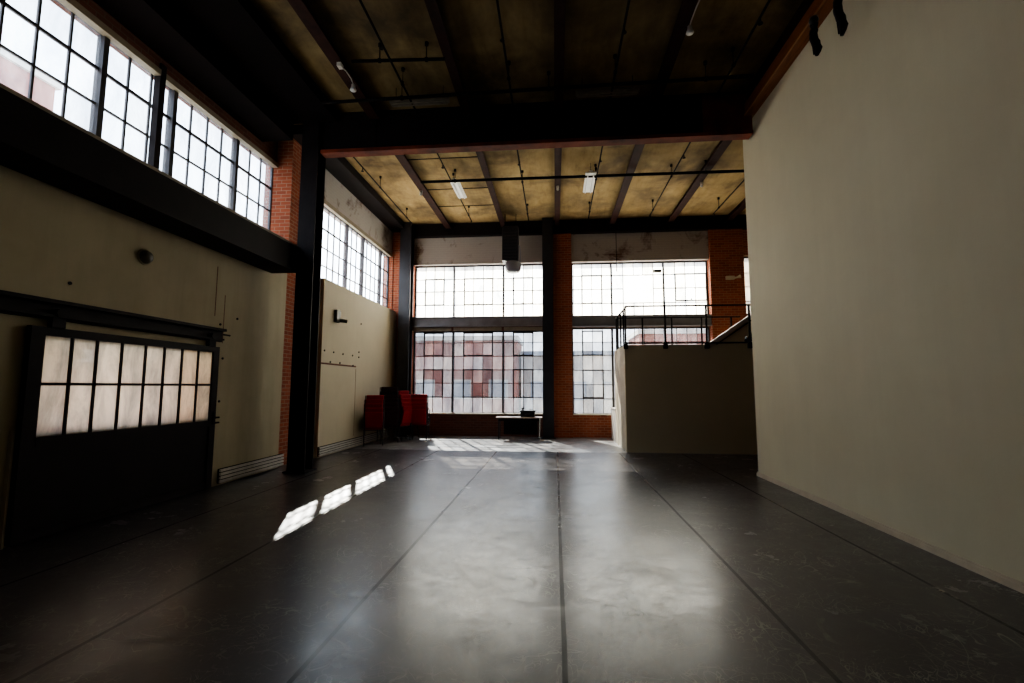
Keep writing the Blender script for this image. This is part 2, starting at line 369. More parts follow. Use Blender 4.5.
# ------------------------------------------------------------------ windows
def grid_window(name, axis, w, cols, rows, thick=(), vents=(), label='', haze=0.5, vhaze=None, shade=0.9, warm=0.2,
                bar=0.022, tbar=0.07, skip=(), heavy_rows=(), spread=0.15, sill=None, head=None, depth=0.05, inner=1, struct=True, panefn=None):
    """steel multi-pane window in the plane axis=w; inner=+1/-1 is the sign towards the room along the axis"""
    u0, u1, z0, z1 = cols[0], cols[-1], rows[0], rows[-1]
    base = (w, (u0+u1)/2, z0) if axis == 'x' else ((u0+u1)/2, w, z0)
    root = thing(name, base, label, 'window', kind='structure' if struct else None)
    def bx(mb, a0, a1, c0, c1, d0, d1):
        d0, d1 = w + d0*inner, w + d1*inner
        if axis == 'x': mb.box(d0, d1, a0, a1, c0, c1)
        else: mb.box(a0, a1, d0, d1, c0, c1)
    fr = MB(); t = 0.045
    bx(fr, u0-t, u1+t, z1, z1+t, -depth/2, depth/2); bx(fr, u0-t, u1+t, z0-t, z0, -depth/2, depth/2)
    bx(fr, u0-t, u0, z0, z1, -depth/2, depth/2); bx(fr, u1, u1+t, z0, z1, -depth/2, depth/2)
    fr.build('frame', M['bar'], root)
    for k in thick:
        c = cols[k]; mb = MB(); bx(mb, c-tbar/2, c+tbar/2, z0, z1, -0.05, 0.06); mb.build('mullion', M['bar'], root)
    def skipped(uc, zc):
        return any(a0 < uc < a1 and c0 < zc < c1 for a0, a1, c0, c1 in skip)
    g = MB()
    for k, c in enumerate(cols[1:-1], 1):
        if k in thick: continue
        for j in range(len(rows)-1):
            if not skipped(c, (rows[j]+rows[j+1])/2): bx(g, c-bar/2, c+bar/2, rows[j], rows[j+1], -0.014, 0.014)
    for j, r in enumerate(rows[1:-1], 1):
        bb = bar*1.6 if j in heavy_rows else bar
        for k in range(len(cols)-1):
            if not skipped((cols[k]+cols[k+1])/2, r): bx(g, cols[k], cols[k+1], r-bb/2, r+bb/2, -0.016, 0.016)
    g.build('glazing_bars', M['bar'], root)
    for a0, a1, c0, c1 in vents:
        v = MB(); t = 0.042
        bx(v, a0-t/2, a1+t/2, c1-t/2, c1+t/2, 0.012, 0.045); bx(v, a0-t/2, a1+t/2, c0-t/2, c0+t/2, 0.012, 0.045)
        bx(v, a0-t/2, a0+t/2, c0, c1, 0.012, 0.045); bx(v, a1-t/2, a1+t/2, c0, c1, 0.012, 0.045)
        vo = v.build('vent_sash', M['bar'], root)
        h = MB(); uc = (a0+a1)/2
        bx(h, uc-0.05, uc+0.05, c0-0.01, c0+0.02, 0.045, 0.08); bx(h, uc-0.012, uc+0.012, c0-0.01, c0+0.07, 0.045, 0.07)
        h.build('latch', M['bar'], vo)
    # panes: one mesh, a colour per pane
    p = MB(); cd = []
    def pane(a0, a1, c0, c1, vent):
        if axis == 'x': p.quad((w, a0, c0), (w, a1, c0), (w, a1, c1), (w, a0, c1))
        else: p.quad((a0, w, c0), (a1, w, c0), (a1, w, c1), (a0, w, c1))
        h = (vhaze if vent and vhaze is not None else haze) + random.uniform(-spread, spread)
        s = shade + random.uniform(-0.12, 0.08)
        if panefn:
            q = panefn((a0+a1)/2, (c0+c1)/2, vent)
            if q: h, s = q
        cd.append((min(max(h, 0), 1), min(max(s, 0), 1), min(max(warm + random.uniform(-0.15, 0.15), 0), 1), 1))
    for k in range(len(cols)-1):
        for j in range(len(rows)-1):
            uc, zc = (cols[k]+cols[k+1])/2, (rows[j]+rows[j+1])/2
            if skipped(uc, zc): continue
            pane(cols[k], cols[k+1], rows[j], rows[j+1], any(a0 < uc < a1 and c0 < zc < c1 for a0, a1, c0, c1 in vents))
    for a0, a1, c0, c1 in skip: pane(a0, a1, c0, c1, False)
    o = p.build('panes', M['pane'], root)
    ca = o.data.color_attributes.new('pane', 'FLOAT_COLOR', 'CORNER')
    for poly in o.data.polygons:
        for li in poly.loop_indices: ca.data[li].color = cd[poly.index]
    if sill:
        s = MB(); bx(s, sill[0], sill[1], sill[2]-0.04, sill[2], sill[3], sill[4]); s.build('sill', M['cream'], root)
    if head:
        for hd in head:
            s = MB(); bx(s, hd[0], hd[1], hd[2], hd[3], hd[4], hd[5]); s.build('lintel_trim', M['tan_trim'], root)
    return root

# left wall, near bay (clerestory)
c1 = [2.39, 2.75, 3.10, 3.45, 3.80, 4.17, 4.51, 4.87, 5.27, 5.66, 6.02, 6.41, 6.79, 7.15, 7.50, 7.86, 8.28, 8.62, 8.98]
r1 = [4.36, 4.79, 5.26, 5.74, 6.22]
w1 = grid_window('window_1', 'x', -5.95, c1, r1, thick=(4, 8, 11, 15), heavy_rows=(3,), tbar=0.075, bar=0.026,
            label='long steel clerestory window high on the near left wall above the steel ledge', haze=0.24, shade=0.62, warm=0.0,
            head=[(2.35, 6.03, 6.20, 6.29, 0.03, 0.14), (6.13, 9.10, 6.20, 6.29, 0.03, 0.14)], inner=1, spread=0.12)
mb = MB(); mb.box(-5.92, -5.82, 6.03, 6.13, 4.3, 6.40); mb.build('post', M['steel'], w1)
# left wall, far bay
c2 = [10.2, 10.53, 10.87, 11.18, 11.51, 11.87, 12.20, 12.53, 12.93, 13.26, 13.60, 13.95, 14.32, 14.67, 15.03]
r2 = [4.14, 4.52, 4.96, 5.43, 5.95]
w2 = grid_window('window_2', 'x', -5.62, c2, r2, thick=(5, 8, 12), heavy_rows=(3,), tbar=0.06, bar=0.022,
            label='long steel window high on the far left wall above the cream plaster', haze=0.12, shade=1.0, warm=0.2,
            head=[(10.2, 15.0, 5.96, 6.07, 0.05, 0.14)], spread=0.08)
# back wall, left bay
cA = [-4.68, -4.36, -4.05, -3.72, -3.38, -3.02, -2.71, -2.38, -2.06, -1.70, -1.36, -1.03, -0.72, -0.39]
rAu = [3.93, 4.33, 4.79, 5.21, 5.63]
w3 = grid_window('window_3', 'y', 15.3, cA, rAu, thick=(4, 9), vents=[(-4.36, -3.72, 4.33, 5.21), (-3.02, -2.06, 4.33, 5.21), (-1.36, -0.72, 4.33, 5.21)],
            label='upper steel window on the back wall left of the central column', haze=0.93, shade=1.0, warm=0.5, inner=-1, spread=0.04, tbar=0.05, bar=0.018)
rAl = [0.76, 1.25, 1.71, 2.15, 2.60, 3.05, 3.39]
def paneA(u, z, vent):
    # seen-through brick in the middle rows, milky glass elsewhere
    if vent and z < 2.3: return (random.uniform(0.05, 0.3), random.uniform(0.10, 0.22))
    if vent: return (random.uniform(0.1, 0.35), random.uniform(0.14, 0.28))
    if z < 1.25: return (random.uniform(0.4, 0.6), random.uniform(0.25, 0.32))
    return (random.uniform(0.3, 0.55), random.uniform(0.16, 0.28))
w4 = grid_window('window_4', 'y', 15.3, cA, rAl, thick=(4, 9),
            vents=[(-4.36, -3.72, 2.62, 3.37), (-3.02, -2.06, 2.62, 3.37), (-1.36, -0.72, 2.62, 3.37), (-4.36, -3.72, 1.25, 2.15), (-3.02, -2.06, 1.25, 2.15), (-1.36, -0.72, 1.25, 2.15)],
            label='tall lower steel window on the back wall left of the central column, showing brick outside', haze=0.5, vhaze=0.2, shade=0.9, warm=0.1, inner=-1,
            sill=(-4.72, -0.37, 0.74, -0.12, 0.24), head=[(-4.70, -3.42, 3.43, 3.54, 0.16, 0.2), (-3.34, -1.74, 3.43, 3.54, 0.16, 0.2), (-1.66, -0.40, 3.43, 3.54, 0.16, 0.2)], panefn=paneA, tbar=0.06, bar=0.018)
# back wall, right bay
cB = [0.60, 0.90, 1.22, 1.54, 1.85, 2.23, 2.57, 2.87, 3.20, 3.52, 3.89, 4.21, 4.52, 4.86]
rBu = [3.92, 4.32, 4.79, 5.24, 5.62]
w5 = grid_window('window_5', 'y', 15.3, cB, rBu, thick=(4, 9), vents=[(0.90, 1.54, 4.32, 5.24), (3.89, 4.86, 4.37, 5.24)],
            label='upper steel window on the back wall behind the loft railing', haze=0.90, shade=0.97, warm=0.5, inner=-1, spread=0.05, tbar=0.05, bar=0.018,
            skip=[(2.23, 3.20, 4.32, 5.24)])
rBl = [0.76, 1.22, 1.67, 2.13, 2.62, 3.04, 3.46]
def paneB(u, z, vent):
    if z > 3.04: return (random.uniform(0.1, 0.25), random.uniform(0.25, 0.4))
    if vent: return (random.uniform(0.2, 0.45), random.uniform(0.18, 0.34))
    return (random.uniform(0.3, 0.55), random.uniform(0.22, 0.36))
w6 = grid_window('window_6', 'y', 15.3, cB, rBl, thick=(4, 9), vents=[(0.90, 1.54, 2.62, 3.40), (0.90, 1.54, 1.25, 2.13)],
            label='lower steel window on the back wall right of the brick pier, partly behind the loft', haze=0.6, vhaze=0.35, shade=0.85, warm=0.3, inner=-1,
            sill=(0.58, 4.90, 0.74, -0.12, 0.22), panefn=paneB, tbar=0.06, bar=0.018)
cC = [6.0, 6.32, 6.64, 6.96, 7.28, 7.6, 7.92, 8.24]
w7 = grid_window('window_7', 'y', 15.3, cC, [3.92, 4.32, 4.79, 5.24, 5.72], label='narrow strip of steel window at the right end of the back wall', haze=0.8, shade=0.36, warm=1.0, inner=-1, bar=0.018)

# ------------------------------------------------------------------ shell
mb = MB(); mb.box(-7.0, 9.6, -4.2, 15.6, -0.2, 0.0)
tag(mb.build('floor', M['floor']), 'scuffed black dance floor with long seams', 'floor', kind='structure')
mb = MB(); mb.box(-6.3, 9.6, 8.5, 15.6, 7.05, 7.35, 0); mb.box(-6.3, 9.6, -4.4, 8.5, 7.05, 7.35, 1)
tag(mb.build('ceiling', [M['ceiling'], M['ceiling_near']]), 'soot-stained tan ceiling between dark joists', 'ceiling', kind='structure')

WL = [M['plaster'], M['brick'], M['brick_dark'], M['plaster_far'], M['brick_painted'], M['steel']]
mb = MB()
# near bay plaster, opening behind the door glass
mb.box(-5.72, -5.45, -4.2, 4.47, 0, 4.3, 0); mb.box(-5.72, -5.45, 6.88, 8.92, 0, 4.3, 0)
mb.box(-5.72, -5.45, 4.47, 6.88, 0, 1.12, 0); mb.box(-5.72, -5.45, 4.47, 6.88, 2.08, 4.3, 0)
mb.box(-6.1, -5.72, -4.2, 9.0, 4.05, 4.3, 0); mb.box(-6.1, -5.72, 8.7, 9.0, 0, 4.05, 1)
mb.box(-6.1, -5.85, -4.2, 9.0, 6.27, 7.2, 2); mb.box(-6.1, -5.85, -4.2, 2.35, 4.3, 6.27, 2)  # solid part before the window is unseen, shaped to darken the near end
mb.box(-6.3, -5.72, 4.2, 7.3, 2.08, 4.05, 1); mb.box(-6.3, -5.72, 6.88, 7.3, 0, 2.08, 1)  # unseen outer thickening added to keep sun off the door panes
# brick pier between the bays
mb.box(-6.1, -5.5, 9.0, 10.17, 0, 7.2, 1)
# far bay
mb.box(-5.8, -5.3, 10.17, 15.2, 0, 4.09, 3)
mb.box(-5.8, -5.5, 10.17, 15.2, 6.0, 7.2, 4)
mb.box(-5.8, -5.45, 15.07, 15.3, 4.09, 6.0, 1)
# seams and bolt heads in the far plaster
def seam(x, ya, za, yb, zb, t=0.012): mb.box(x-0.003, x+0.003, min(ya, yb)-(t/2 if ya == yb else 0), max(ya, yb)+(t/2 if ya == yb else 0), min(za, zb)-(t/2 if za == zb else 0), max(za, zb)+(t/2 if za == zb else 0), 2)
seam(-5.3, 12.05, 0.3, 12.05, 2.06); seam(-5.3, 10.17, 2.14, 12.05, 2.10, 0.010)
seam(-5.45, 6.97, 2.72, 6.97, 3.53, 0.014); seam(-5.45, 7.18, 2.3, 7.18, 3.1, 0.012)
for y, z in ((10.0+0.3, 2.42), (10.75, 2.41), (11.25, 2.40), (11.8, 2.40), (12.2, 2.38), (12.2, 2.52), (11.85, 2.14), (10.6, 2.17), (11.1, 2.17), (12.28, 3.3)):
    mb.cyl((-5.305, y, z), (-5.285, y, z), 0.022, 8, mi=5)
for y, z in ((7.1, 2.6), (7.18, 1.35), (7.2, 2.05), (7.5, 2.75), (4.7, 2.75)):
    mb.cyl((-5.455, y, z), (-5.437, y, z), 0.02, 8, mi=5)
tag(mb.build('wall_left', WL), 'left wall of cream plaster and brick below high windows', 'wall', kind='structure')

mb = MB(); WB = [M['brick'], M['brick_dark'], M['brick_painted'], M['brick']]
mb.box(-5.8, -4.73, 15.1, 15.5, 0, 7.2, 0)
mb.box(-4.73, -0.34, 15.15, 15.5, 0, 0.71, 1)
mb.box(-4.73, -0.34, 15.12, 15.5, 3.435, 3.89, 1)
mb.box(-4.73, -0.34, 15.1, 15.5, 5.68, 7.2, 2)
mb.box(-0.34, 0.555, 15.0, 15.5, 0, 7.2, 0)
mb.box(0.555, 4.91, 15.15, 15.5, 0, 0.71, 3)
mb.box(0.555, 4.91, 15.12, 15.5, 3.51, 3.87, 1)
mb.box(0.555, 4.91, 15.1, 15.5, 5.67, 7.2, 2)
mb.box(4.91, 5.95, 15.0, 15.5, 0, 7.2, 0)
mb.box(5.95, 8.29, 15.1, 15.5, 0, 3.87, 0); mb.box(5.95, 8.29, 15.1, 15.5, 5.77, 7.2, 0)
mb.box(8.29, 9.6, 15.1, 15.5, 0, 7.2, 0)
tag(mb.build('wall_back', WB), 'brick back wall with tall steel windows', 'wall', kind='structure')
mb = MB(); mb.box(3.65, 3.85, -4.2, 9.0, 0.0, 6.53)
tag(mb.build('wall_right', M['partition']), 'tall plain grey-cream partition wall on the right', 'wall', kind='structure')
mb = MB(); mb.box(9.4, 9.6, -4.2, 15.6, 0, 7.2)
tag(mb.build('wall_outer', M['plaster']), 'outer wall hidden behind the right partition', 'wall', kind='structure')
mb = MB(); mb.box(-6.1, 9.6, -4.4, -4.2, 0, 7.2)
tag(mb.build('wall_rear', M['brick_dark']), 'dark wall behind the viewpoint', 'wall', kind='structure')
# ribbed baseboards on the left wall
def baseboard(name, x, y0, y1, h, label):
    mb = MB(); n = 4
    mb.box(x, x+0.03, y0, y1, 0.03, h, 1)  # near-black backing shows as dark lines between the ribs
    for k in range(n):
        z = 0.03 + (h-0.03)*k/n
        mb.box(x+0.03, x+0.06, y0, y1, z+0.010, z+(h-0.03)/n-0.010)
    return tag(mb.build(name, [M['white_trim'], M['blackish']]), label, 'baseboard', kind='structure')
baseboard('baseboard_left', -5.45, 7.25, 9.02, 0.26, 'ribbed white baseboard between the sliding door and the brick pier')
baseboard('baseboard_left_far', -5.3, 10.17, 15.05, 0.24, 'ribbed white baseboard along the far left plaster')
mb = MB(); mb.box(3.625, 3.65, -4.2, 9.02, 0, 0.055); mb.box(3.635, 3.65, -4.2, 9.02, 0.055, 0.075)
tag(mb.build('baseboard_right', M['cream']), 'low dirty cream baseboard along the right partition', 'baseboard', kind='structure')

# ------------------------------------------------------------------ steelwork
def hcol(name, x0, x1, y0, y1, z1, mat, label, web='y', ft=0.03):
    t = thing(name, ((x0+x1)/2, (y0+y1)/2, 0), label, 'column')
    for a in (y0, y1-ft):
        m_ = MB(); m_.box(x0, x1, a, a+ft, 0, z1); m_.build('flange', mat, t)
    m_ = MB(); xc = (x0+x1)/2; m_.box(xc-0.012, xc+0.012, y0+ft, y1-ft, 0, z1); m_.build('web', mat, t)
    m_ = MB(); m_.box(x0-0.05, x1+0.05, y0-0.05, y1+0.05, 0, 0.025); m_.build('base_plate', mat, t)
    return t
hcol('steel_column', -4.97, -4.63, 8.42, 8.74, 7.04, M['steel'], 'dark steel column standing on the left in front of the brick pier')
hcol('steel_column', -5.10, -4.72, 14.72, 15.06, 7.05, M['steel_blue'], 'dark steel column in the far left corner behind the red chairs')
hcol('steel_column', -0.385, -0.04, 14.72, 14.99, 7.05, M['steel_blue'], 'dark steel column in the middle of the back wall beside the brick pier')

g = thing('steel_girder', (-0.6, 8.6, 6.19), 'massive dark steel girder with a reddish bottom flange spanning the hall', 'beam')
mb = MB(); mb.box(-4.6, 3.62, 8.45, 8.66, 6.19, 6.26); mb.build('bottom_flange', M['steel_red'], g)
mb = MB(); mb.box(-4.6, 3.62, 8.50, 8.56, 6.26, 7.045)
for x in (-3.5, -1.66, 0.1, 1.88): mb.box(x-0.012, x+0.012, 8.49, 8.5, 6.26, 7.0)
mb.build('web', M['steel'], g)
mb = MB(); mb.box(2.75, 3.62, 8.47, 8.50, 6.28, 6.98); mb.build('end_plate', M['steel_red'], g)

t = thing('steel_ledge_beam', (-4.99, 3, 3.80), 'wide dark steel ledge beam below the near left clerestory window', 'beam')
mb = MB(); mb.box(-4.99, -4.95, -4.2, 8.41, 3.80, 4.27); mb.build('face_plate', M['steel'], t)
mb = MB(); mb.box(-5.46, -4.95, -4.2, 8.41, 4.27, 4.31); mb.build('top_plate', M['tan_trim'], t)
mb = MB(); mb.box(-5.46, -4.91, -4.2, 8.41, 3.77, 3.81); mb.build('bottom_plate', M['steel'], t)

def ibeam(name, x, y0, y1, z0, z1, wdt, mat, label, group=None, cat='joist'):
    mb = MB()
    mb.box(x-wdt/2, x+wdt/2, y0, y1, z0, z0+0.025); mb.box(x-0.02, x+0.02, y0, y1, z0+0.025, z1)
    return tag(mb.build(name, mat), label, cat, group)
JX = [-3.52, -1.67, 0.10, 1.88, 3.72, 5.53]
ordn = ['first', 'second', 'third', 'fourth', 'fifth', 'sixth']
for i, x in enumerate(JX):
    ibeam('ceiling_joist', x, 8.84, 14.98, 6.86, 7.05, 0.20 if i in (0, 3, 4, 5) else 0.16, M['joist'],
          'dark brown ceiling joist beyond the girder, %s one from the left' % ordn[i], 'ceiling joists beyond the girder')
for i, x in enumerate(JX[:4]):
    ibeam('ceiling_joist', x, -4.2, 8.48, 6.86, 7.05, 0.20 if i in (0, 3) else 0.16, M['joist'],
          'dark brown ceiling joist on the near side of the girder, %s from the left' % ordn[i], 'ceiling joists near the viewer')
mb = MB(); mb.box(-5.85, -4.28, -4.2, 8.48, 6.84, 7.05); mb.box(-5.5, -5.2, -4.2, 8.48, 6.55, 6.84); mb.box(-5.85, -5.2, -4.2, 8.48, 6.50, 6.55)
tag(mb.build('edge_beam', M['blackish']), 'deep black edge beam under the ceiling along the near left wall', 'beam')
mb = MB(); mb.box(-5.5, -4.98, 8.84, 15.1, 6.84, 7.05)
tag(mb.build('edge_beam', M['steel']), 'dark edge beam under the ceiling along the far left wall', 'beam')
mb = MB(); mb.box(-4.98, 9.4, 14.96, 15.12, 6.62, 7.05); mb.box(-4.98, 9.4, 14.9, 15.12, 6.60, 6.64)
tag(mb.build('edge_beam', M['steel']), 'dark steel beam under the ceiling along the top of the back wall', 'beam')

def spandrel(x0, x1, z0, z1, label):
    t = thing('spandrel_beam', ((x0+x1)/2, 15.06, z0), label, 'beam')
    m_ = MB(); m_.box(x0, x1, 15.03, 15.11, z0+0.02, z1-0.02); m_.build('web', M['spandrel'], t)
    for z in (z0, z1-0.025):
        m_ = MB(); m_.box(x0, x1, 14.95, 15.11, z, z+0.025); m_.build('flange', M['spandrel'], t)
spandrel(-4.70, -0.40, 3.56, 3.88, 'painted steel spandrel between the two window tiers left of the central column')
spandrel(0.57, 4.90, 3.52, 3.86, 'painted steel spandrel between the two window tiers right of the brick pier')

# timber beam on the right partition
t = thing('timber_beam', (3.6, 3, 6.53), 'orange timber beam along the top of the right partition wall', 'beam')
mb = MB(); mb.box(3.48, 3.84, -4.2, 8.43, 6.53, 6.75); mb.build('main_timber', M['wood'], t)
mb = MB(); mb.box(3.465, 3.48, -4.2, 8.43, 6.525, 6.545); mb.build('edge_highlight', M['wood_highlight'], t)  # pale strip paints in the highlight along the lower edge
mb = MB(); mb.box(3.53, 3.84, -4.2, 8.43, 6.75, 7.045); mb.build('header_board', M['joist'], t)
def straps(x, y, z, n, ln, label):
    root = thing('hanging_strap', (x, y, z-ln), label, 'strap')
    pts = []; 
    for k in range(13):
        q = k/12
        pts.append((x + 0.012*math.sin(q*9), y + 0.03*math.sin(q*6.0), z - ln*q))
    rad = [0.035 + 0.020*abs(math.sin(k*1.7)) for k in range(13)]; rad[-1] = 0.02
    m_ = MB(); m_.tube(pts, rad, 8); m_.build('webbing', M['strap'], root)
    m_ = MB(); m_.tube([(x, y-0.03, z-ln*0.1), (x-0.03, y+0.02, z-ln*0.35), (x-0.035, y-0.02, z-ln*0.6), (x-0.02, y, z-ln*0.95)], [0.022, 0.026, 0.022, 0.012], 8); m_.build('strap_tail', M['strap'], root)
    m_ = MB(); m_.lathe((x+0.0, y, z), [(0.0, 0.05), (0.05, 0.045), (0.06, 0.0), (0.04, -0.05), (0.0, -0.06)], 12); m_.build('hook', M['black_plastic'], root)
straps(3.45, 6.10, 6.44, 3, 0.50, 'bunched black strap hanging from the timber beam, nearer the girder')
straps(3.45, 5.57, 6.44, 3, 0.64, 'bunched black strap hanging from the timber beam, at the top picture edge')

# ------------------------------------------------------------------ pipes
def pipe(name, p, q, r, label, group=None, hangers=(), heads=()):
    base = tuple((Vector(p)+Vector(q))/2)
    t = thing(name, base, label, 'pipe', group)
    m_ = MB(); m_.cyl(p, q, r, 12); m_.build('tube', M['pipe'], t)
    P, Q = Vector(p), Vector(q)
    for k in hangers:
        c = P.lerp(Q, k)
        m_ = MB(); m_.cyl(c, (c.x, c.y, 7.06), 0.008, 6); m_.cyl((c.x, c.y, 7.0), (c.x, c.y, 7.05), 0.03, 8)
        d = (Q-P).normalized()*0.02; m_.cyl(c-d, c+d, r+0.012, 10); m_.build('hanger', M['pipe'], t)
    for k in heads:
        c = P.lerp(Q, k)
        m_ = MB(); m_.cyl(c, c+Vector((0, 0, -0.09)), 0.012, 6); m_.cyl(c+Vector((0, 0, -0.09)), c+Vector((0, 0, -0.10)), 0.035, 8); m_.build('sprinkler_head', M['pipe'], t)
    return t
pipe('sprinkler_main', (-3.35, 11.12, 6.75), (5.4, 11.2, 6.75), 0.035, 'thick black sprinkler main crossing the ceiling beyond the girder', hangers=(0.1, 0.5, 0.8))
pipe('sprinkler_main', (-4.2, 7.70, 6.74), (3.3, 7.62, 6.74), 0.030, 'black sprinkler main crossing the ceiling just in front of the girder', hangers=(0.2, 0.55, 0.9))
pipe('conduit', (-3.2, 6.72, 6.76), (-1.70, 6.80, 6.76), 0.025, 'short black pipe across the ceiling between the first two near joists', hangers=(0.3, 0.8))
BX = [(-4.5, 8.95), (-2.57, 8.95), (-0.79, 8.95), (1.05, 8.95), (2.88, 8.95), (4.74, 8.95)]
for i, (x, y0) in enumerate(BX):
    pipe('sprinkler_branch', (x, y0, 6.75), (x, 14.03, 6.75), 0.016,
         'thin black branch pipe beyond the girder, %s from the left' % ordn[i], 'thin branch pipes beyond the girder', hangers=(0.47, 0.9), heads=(0.25, 0.98))
for i, x in enumerate([-2.57, -0.74, 1.02, 2.89]):
    pipe('sprinkler_branch', (x, -4.1, 6.75), (x, 8.2, 6.75), 0.018,
         'thin black branch pipe on the near side of the girder, %s from the left' % ordn[i], 'thin branch pipes near the viewer', hangers=(0.5, 0.78, 0.93), heads=(0.85, 0.7))
# ceiling cross rods in the second far bay strip
for i, y in enumerate((10.3, 12.0, 13.2)):
    mb = MB(); mb.cyl((-3.5, y, 6.93), (-1.68, y, 6.93), 0.012, 8)
    tag(mb.build('tie_rod', M['pipe']), 'thin dark tie rod under the far ceiling, %s from the girder' % ['nearest one', 'middle one', 'farthest one'][i], 'rod', 'tie rods between two far joists')
t = thing('drop_rod', (2.0, 15.0, 5.3), 'thin rod hanging from the ceiling in front of the upper right window', 'rod')
mb = MB(); mb.cyl((2.0, 15.0, 5.62), (2.0, 15.0, 6.62), 0.010, 6); mb.build('dark_rod', M['pipe'], t)
mb = MB(); mb.cyl((2.0, 15.0, 5.3), (2.0, 15.0, 5.64), 0.016, 8); mb.build('pale_end', M['heater_bowl'], t)

# ------------------------------------------------------------------ lamps and fixtures
def fluoro(p, length, along, label, wide=0.16, drab=False):
    x, y, z = p
    t = thing('fluorescent_fixture', p, label, 'light fixture')
    def L(m_, a0, a1, b0, b1, c0, c1):
        if along == 'x': m_.box(x+a0, x+a1, y+b0, y+b1, z+c0, z+c1)
        else: m_.box(x+b0, x+b1, y+a0, y+a1, z+c0, z+c1)
    h = length/2
    m_ = MB(); L(m_, -h, h, -wide/2, wide/2, 0.05, 0.08); L(m_, -h, h, -0.04, 0.04, 0.08, 0.12); m_.build('housing', M['drab_metal' if drab else 'white_metal'], t, bevel=0.005)
    for s in (-1, 1):
        m_ = MB(); o = s*wide*0.27
        a, b = ((x-h+0.03, y+o, z+0.03), (x+h-0.03, y+o, z+0.03)) if along == 'x' else ((x+o, y-h+0.03, z+0.03), (x+o, y+h-0.03, z+0.03))
        m_.cyl(a, b, 0.017, 10); m_.build('tube', M['drab_metal' if drab else 'lamp_glass'], t)
    for s in (-1, 1):
        q = s*h*0.8
        a = (x+q, y, z+0.12) if along == 'x' else (x, y+q, z+0.12)
        m_ = MB(); m_.cyl(a, (a[0], a[1], 7.06), 0.006, 6); m_.build('hanger', M['pipe'], t)
fluoro((-2.50, 11.66, 6.70), 1.1, 'y', 'white fluorescent fixture on the far ceiling, the one nearer the left wall', 0.24)
fluoro((0.90, 11.55, 6.70), 1.15, 'y', 'white fluorescent fixture on the far ceiling, the one right of the middle joist', 0.26)
fluoro((-2.43, 7.86, 6.70), 1.1, 'x', 'fluorescent strip just in front of the girder on the left', 0.14, True)
fluoro((0.95, 7.88, 6.70), 1.1, 'x', 'fluorescent strip just in front of the girder near the middle', 0.14, True)

def spot(p, cord, label):
    x, y, z = p
    t = thing('spotlight', p, label, 'light fixture')
    m_ = MB(); m_.lathe((x, y, z), [(0.0, 0.10), (0.03, 0.10), (0.035, 0.05), (0.055, 0.0), (0.05, -0.01), (0.0, -0.012)], 14); m_.build('lamp_head', M['white_metal'], t)
    m_ = MB(); m_.tube([(x, y, z+0.1)] + cord, 0.009, 6); m_.build('cord', M['white_trim'], t)
    m_ = MB(); c = cord[-1]; m_.box(c[0]-0.035, c[0]+0.035, c[1]-0.05, c[1]+0.05, c[2]-0.03, c[2]+0.03); m_.build('junction_box', M['white_trim'], t)
spot((-3.42, 7.28, 6.66), [(-3.43, 7.2, 6.82), (-3.45, 7.05, 6.85), (-3.47, 6.88, 6.82)], 'small white spotlight on a cord at the near left joist')
spot((1.96, 6.45, 6.66), [(1.97, 6.4, 6.80), (1.98, 6.2, 6.83), (1.99, 6.0, 6.82), (2.0, 5.7, 6.82)], 'small spotlight on a white cord at the near right joist')
for i, (x, y) in enumerate(((-3.58, 11.9), (0.10, 11.9), (3.80, 12.0))):
    t = thing('lamp_socket', (x, y, 6.78), 'small white lamp socket under a far joist, %s of three' % ['leftmost', 'middle', 'rightmost'][i], 'light fixture', 'lamp sockets under the far joists')
    m_ = MB(); m_.cyl((x, y, 6.80), (x, y, 6.86), 0.035, 12); m_.build('base', M['white_metal'], t)
    m_ = MB(); m_.lathe((x, y, 6.76), [(0.0, -0.03), (0.025, -0.02), (0.035, 0.01), (0.02, 0.04)], 12); m_.build('bulb', M['lamp_glass'], t)

# unit heater hanging before the upper back window
t = thing('unit_heater', (-1.36, 14.35, 5.14), 'dark box heater with grey bowl hanging before the upper back window', 'heater')
m_ = MB(); m_.box(-1.62, -1.12, 14.1, 14.55, 5.50, 6.60); m_.build('casing', M['heater_dark'], t, bevel=0.02)
m_ = MB()
for k in range(9): m_.box(-1.58, -1.16, 14.085, 14.1, 5.58+k*0.1, 5.63+k*0.1)
m_.build('grille', M['steel_blue'], t)
m_ = MB(); m_.lathe((-1.29, 14.33, 5.50), [(0.22, 0.0), (0.25, -0.03), (0.25, -0.20), (0.235, -0.28), (0.19, -0.33), (0.0, -0.35)], 24); m_.build('bowl', M['heater_bowl'], t)
m_ = MB(); m_.tube([(-1.12, 14.2, 6.0), (-1.07, 14.18, 5.95), (-1.05, 14.2, 5.7), (-1.07, 14.25, 5.45)], 0.016, 8); m_.build('gas_pipe', M['heater_bowl'], t)
for s in (-1.55, -1.2):
    m_ = MB(); m_.cyl((s, 14.3, 6.6), (s, 14.3, 7.06), 0.012, 6); m_.build('hanger', M['pipe'], t)
# small dark sign block in the upper right window
t = thing('small_sign_box', (3.31, 15.15, 5.28), 'small dark olive box mounted high in the upper right window', 'box')
m_ = MB(); m_.box(3.18, 3.44, 15.12, 15.22, 5.28, 5.37); m_.build('body', M['olive'], t, bevel=0.01)
m_ = MB(); m_.box(3.21, 3.41, 15.115, 15.12, 5.30, 5.35); m_.build('face', M['black_plastic'], t)
